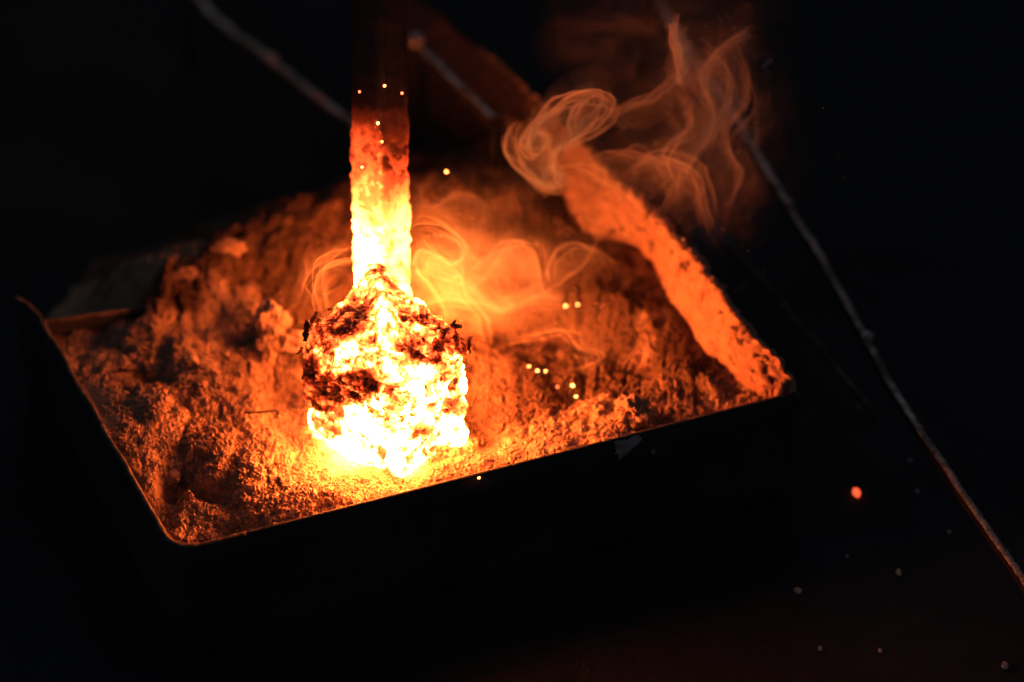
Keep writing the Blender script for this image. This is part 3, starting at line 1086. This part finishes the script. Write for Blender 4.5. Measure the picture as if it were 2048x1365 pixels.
# fine ember dust drifting over the right wall: one mass
vs, fs = [], []
oct_v = np.array([(1, 0, 0), (-1, 0, 0), (0, 1, 0), (0, -1, 0), (0, 0, 1), (0, 0, -1)], float)
oct_f = np.array([(0, 2, 4), (2, 1, 4), (1, 3, 4), (3, 0, 4), (2, 0, 5), (1, 2, 5), (3, 1, 5), (0, 3, 5)])
cnt = 0
for q in range(110):
    px, py = rng.normal(1460, 130), rng.normal(380, 130)
    if px < 1250:
        continue
    p_ = atY(px, py, rng.uniform(.0, .12))
    if p_[2] < -.05:
        continue
    vs.append(oct_v * rng.uniform(.00008, .00018) + p_)
    fs.append(oct_f + cnt * 6)
    cnt += 1
o = np_mesh('ember_dust', np.vstack(vs), np.vstack(fs), mat_glow('ember_dust', (1, .35, .12), .55), smooth=False)
tag(o, 'tiny drifting ember dust in the smoke above the right tray wall', 'ember dust', kind='stuff')

# ------------------------------------------------------------------ smoke: thin folded sheets of lit vapour
def smoke_sheet(name, pix, y0, depth, bend, density, label, thick=.0005, n=150, wob=.0044, seed=0, dy=0.0):
    """a closed thin sheet: starts edge-on along the wisp line and curls away into depth"""
    pix = resample(np.array(pix, float), n)
    uu = np.linspace(0, 1, n)
    P0 = np.array([atY(x, y, y0 + dy * k_) for (x, y), k_ in zip(pix, uu)])
    T = np.gradient(P0, axis=0)
    T /= np.linalg.norm(T, axis=1)[:, None]
    Vd = P0 - CAM
    Vd /= np.linalg.norm(Vd, axis=1)[:, None]
    N = np.cross(T, Vd)
    N /= np.linalg.norm(N, axis=1)[:, None]
    m_ = 28
    vv_ = np.linspace(-.35, 1, m_)
    V_ = P0[:, None] + Vd[:, None] * (vv_ * depth)[None, :, None] + N[:, None] * (bend * vv_ ** 2)[None, :, None]
    wb = wob * np.stack([fbm3(V_, 38, 3, .5, 500 + seed), fbm3(V_, 38, 3, .5, 510 + seed), fbm3(V_, 38, 3, .5, 520 + seed)], -1)
    V_ = V_ + wb * (0.35 + np.abs(vv_))[None, :, None]
    # fade: the sheet thins to nothing at its rims
    prof_ = np.sin(np.clip(uu, 0.0, 1) * math.pi)[:, None] ** .6 * np.clip((1 - ((vv_ - .325) / .675) ** 2), 0, 1)[None, :] ** .8
    du = np.gradient(V_, axis=0)
    dv_ = np.gradient(V_, axis=1)
    nn_ = np.cross(du, dv_)
    nn_ /= np.linalg.norm(nn_, axis=2)[..., None] + 1e-12
    h_ = thick * .5 * (prof_ + .04)
    Aa, Bb = V_ + nn_ * h_[..., None], V_ - nn_ * h_[..., None]
    nvv = n * m_
    ga = grid_faces(n, m_)
    rim_idx = np.concatenate([np.arange(0, m_), np.arange(1, n) * m_ + m_ - 1, (n - 1) * m_ + np.arange(m_ - 2, -1, -1), np.arange(n - 2, 0, -1) * m_])
    r2 = np.roll(rim_idx, -1)
    side = np.stack([rim_idx, r2, r2 + nvv, rim_idx + nvv], -1)
    o_ = np_mesh(name, np.concatenate([Aa.reshape(-1, 3), Bb.reshape(-1, 3)]), np.vstack([ga[:, ::-1], ga + nvv, side[:, ::-1]]), mat_smoke('smoke_wisp', density))
    bm_ = bmesh.new()
    bm_.from_mesh(o_.data)
    bmesh.ops.recalc_face_normals(bm_, faces=bm_.faces[:])
    bm_.to_mesh(o_.data)
    bm_.free()
    if label:
        tag(o_, label, 'smoke', 'smoke wisps rising from the hot block')
    tag(o_, kind='stuff')
    return o_


SM = [
    ([(815, 455), (840, 448), (880, 452), (915, 475), (928, 500), (912, 522), (880, 512), (850, 500), (836, 515), (842, 545), (866, 580), (888, 612), (900, 645)], .005, .030, .012, 60, 'bright smoke curl hugging the right side of the bar above the block'),
    ([(905, 470), (940, 500), (970, 518), (1008, 500), (1040, 484), (1066, 502), (1078, 540), (1086, 580), (1120, 596)], .03, .034, -.014, 45, 'arched smoke ribbon right of the block, over the ash'),
    ([(1046, 486), (1020, 492), (992, 515), (966, 556), (930, 580), (890, 584)], .03, .024, .012, 38, 'thin smoke strand inside the arched ribbon'),
    ([(1085, 575), (1092, 535), (1108, 498), (1142, 483), (1180, 490), (1212, 508), (1240, 530)], .03, .030, -.016, 30, 'smoke arch leaning against the right tray wall'),
    ([(1095, 590), (1135, 560), (1168, 530), (1188, 505), (1200, 480)], .03, .022, .012, 24, 'faint smoke strand below the arch by the right wall'),
    ([(1232, 200), (1190, 180), (1140, 190), (1098, 222), (1066, 256), (1054, 288), (1070, 312), (1096, 300), (1098, 272), (1074, 262), (1066, 282)], .06, .030, .012, 80, 'spiral smoke curl above the far end of the right wall'),
    ([(1222, 182), (1232, 212), (1198, 250), (1150, 282), (1112, 306), (1110, 338), (1126, 356), (1108, 376), (1076, 368), (1040, 340), (1018, 300), (1020, 262), (1040, 240)], .065, .032, -.012, 75, 'outer smoke loop round the spiral curl'),
    ([(1180, 190), (1150, 220), (1140, 255), (1150, 290)], .065, .024, .014, 55, 'short smoke fold crossing the spiral curl'),
    ([(1352, 40), (1350, 75), (1358, 110), (1362, 150), (1356, 170)], .08, .030, .010, 110, 'upright smoke thread near the top of the picture'),
    ([(1210, 235), (1260, 210), (1310, 196), (1345, 172), (1375, 150), (1385, 110)], .08, .030, -.016, 55, 'trailing smoke strand between the spiral and the upright thread'),
    ([(1170, 325), (1215, 304), (1265, 300), (1310, 316), (1335, 350), (1345, 400)], .06, .036, -.022, 40, 'smoke arch rolling over the top of the right wall'),
    ([(1350, 380), (1390, 320), (1440, 260), (1470, 190), (1455, 130), (1410, 90)], .09, .046, .026, 60, 'broad faint smoke veil drifting up at the right'),
    ([(708, 508), (670, 522), (640, 545), (626, 580), (634, 612), (650, 640)], -.03, .026, .011, 38, 'smoke curl over the upper left shoulder of the block'),
    ([(704, 492), (660, 508), (625, 540), (604, 580), (600, 612)], -.02, .022, -.009, 20, 'thin outer smoke thread left of the block'),
    ([(1020, 690), (1080, 672), (1130, 668), (1160, 700), (1200, 716), (1160, 740), (1100, 745)], -.01, .034, .020, 30, 'low smoke tongue over the hollow right of the block'),
    ([(1225, 720), (1248, 742), (1262, 765), (1240, 770)], .0, .022, .012, 22, 'small smoke wisp low in the hollow'),
    ([(830, 540), (880, 560), (930, 575), (975, 610), (1010, 640)], .0, .032, .018, 45, 'glowing smoke fold spreading from the right shoulder of the block'),
    ([(1000, 420), (960, 400), (910, 390), (870, 410), (840, 390), (850, 360)], .08, .036, .02, 24, 'dim smoke fold over the back heap, right of the bar'),
    ([(830, 612), (890, 596), (950, 604), (1010, 622), (1075, 596), (1130, 604)], .01, .034, .016, 45, 'long low smoke strand drifting right from the block shoulder'),
    ([(842, 470), (870, 500), (915, 545), (930, 590), (975, 640), (985, 690)], .0, .034, -.018, 45, 'bright smoke fold sinking along the right side of the block'),
    ([(1310, 430), (1345, 365), (1328, 305), (1372, 240), (1348, 180)], .07, .044, -.022, 45, 'wavering smoke veil standing over the middle of the right wall'),
    ([(1445, 430), (1482, 345), (1455, 265), (1500, 200), (1490, 120)], .08, .050, .024, 38, 'outermost faint smoke veil, nearest the long worn rail'),
    ([(1262, 335), (1325, 312), (1392, 346), (1418, 425), (1440, 500)], .05, .044, -.020, 45, 'smoke veil sliding down behind the right wall'),
    ([(1500, 50), (1430, 105), (1400, 160), (1425, 230), (1395, 300)], .09, .050, .022, 40, 'tall faint smoke veil at the top right'),
    ([(1080, 345), (1150, 335), (1200, 355), (1250, 390), (1300, 440)], .05, .030, .016, 28, 'smoke layer clinging along the crest of the right wall'),
]
for q, (pix, y0, dp, bd, den, lab) in enumerate(SM):
    so = smoke_sheet('smoke', pix, y0, dp, bd, den * (3.0 if q in (0, 1, 2, 16, 12, 18, 19) else 6 if q in (5, 6, 7, 8) else 2.6 if q in (9, 10, 11, 20, 21, 22, 23) else 2.6), lab, seed=q * 3, dy=.01)
    for w_ in range(3):
        r3 = np.random.default_rng(900 + q * 5 + w_)
        ar = np.array(pix, float)
        cc = ar.mean(0)
        ar = cc + (ar - cc) * r3.uniform(.72, 1.12, 2) + r3.normal(0, 6, 2) + r3.normal(0, 4.5, ar.shape)
        st_ = smoke_sheet('smoke_strand', ar, y0 + .010 * (w_ - 1), dp * r3.uniform(.5, 1.0), bd * r3.uniform(.5, 1.2) * (-1 if w_ % 2 else 1), den * (1.8 if q in (0, 1, 2, 16, 12, 18, 19) else 3 if q in (5, 6, 7, 8) else 1.8 if q in (9, 10, 11, 20, 21, 22, 23) else 1.6), None, seed=q * 3 + 200 + w_, dy=.01)
        st_.parent = so


def smoke_cloud(label, px, py, yy, size, density, scale, thresh, seed, rotz=0.0):
    m = NT('smoke_cloud')
    tcn = m.n('ShaderNodeTexCoord')
    ln_ = m.n('ShaderNodeVectorMath', operation='LENGTH')
    m.l(tcn.outputs['Object'], ln_.inputs[0])
    fall = m.ramp(ln_.outputs['Value'], [(0.0, 1.0), (0.45, .45), (0.95, 0.0)], 'EASE')
    off_ = m.n('ShaderNodeVectorMath', operation='ADD')
    m.l(tcn.outputs['Object'], off_.inputs[0])
    off_.inputs[1].default_value = (seed * 3.7, seed * 1.3, seed * 2.1)
    nz = m.noise(scale, 5, .6, 1.8, vec=off_.outputs[0])
    wis = m.ramp(nz, [(thresh, 0.0), (thresh + .28, 1.0)], 'EASE')
    den = m.math('MULTIPLY', m.math('MULTIPLY', fall, wis), density)
    vs_ = m.n('ShaderNodeVolumeScatter')
    vs_.inputs['Color'].default_value = (.90, .64, .45, 1)
    m.l(den, vs_.inputs['Density'])
    m.l(vs_.outputs[0], m.out.inputs[1])
    bm_ = bmesh.new()
    bmesh.ops.create_icosphere(bm_, subdivisions=3, radius=1)
    me_ = bpy.data.meshes.new('smoke')
    bm_.to_mesh(me_)
    bm_.free()
    me_.materials.append(m.m)
    o_ = bpy.data.objects.new('smoke', me_)
    C.objects.link(o_)
    o_.location = atY(px, py, yy)
    o_.scale = size
    o_.rotation_euler = (0, 0, rotz)
    tag(o_, label, 'smoke', 'smoke wisps rising from the hot block', 'stuff')


smoke_cloud('bright cloud of smoke glowing right beside the block', 950, 555, .01, (.066, .045, .046), 42, 2.0, .40, 1)
smoke_cloud('brown smoke cloud rising above the right tray wall', 1395, 300, .06, (.075, .06, .10), 15, 2.8, .49, 2)
smoke_cloud('dim smoke cloud over the ash heap behind the bar', 960, 420, .08, (.06, .04, .04), 12, 1.8, .42, 3)
smoke_cloud('low veil of smoke at the foot of the block', 655, 930, -.10, (.035, .022, .014), 22, 1.5, .36, 4)
smoke_cloud('thin high smoke at the top right', 1330, 60, .09, (.09, .06, .06), 10, 1.9, .45, 5)
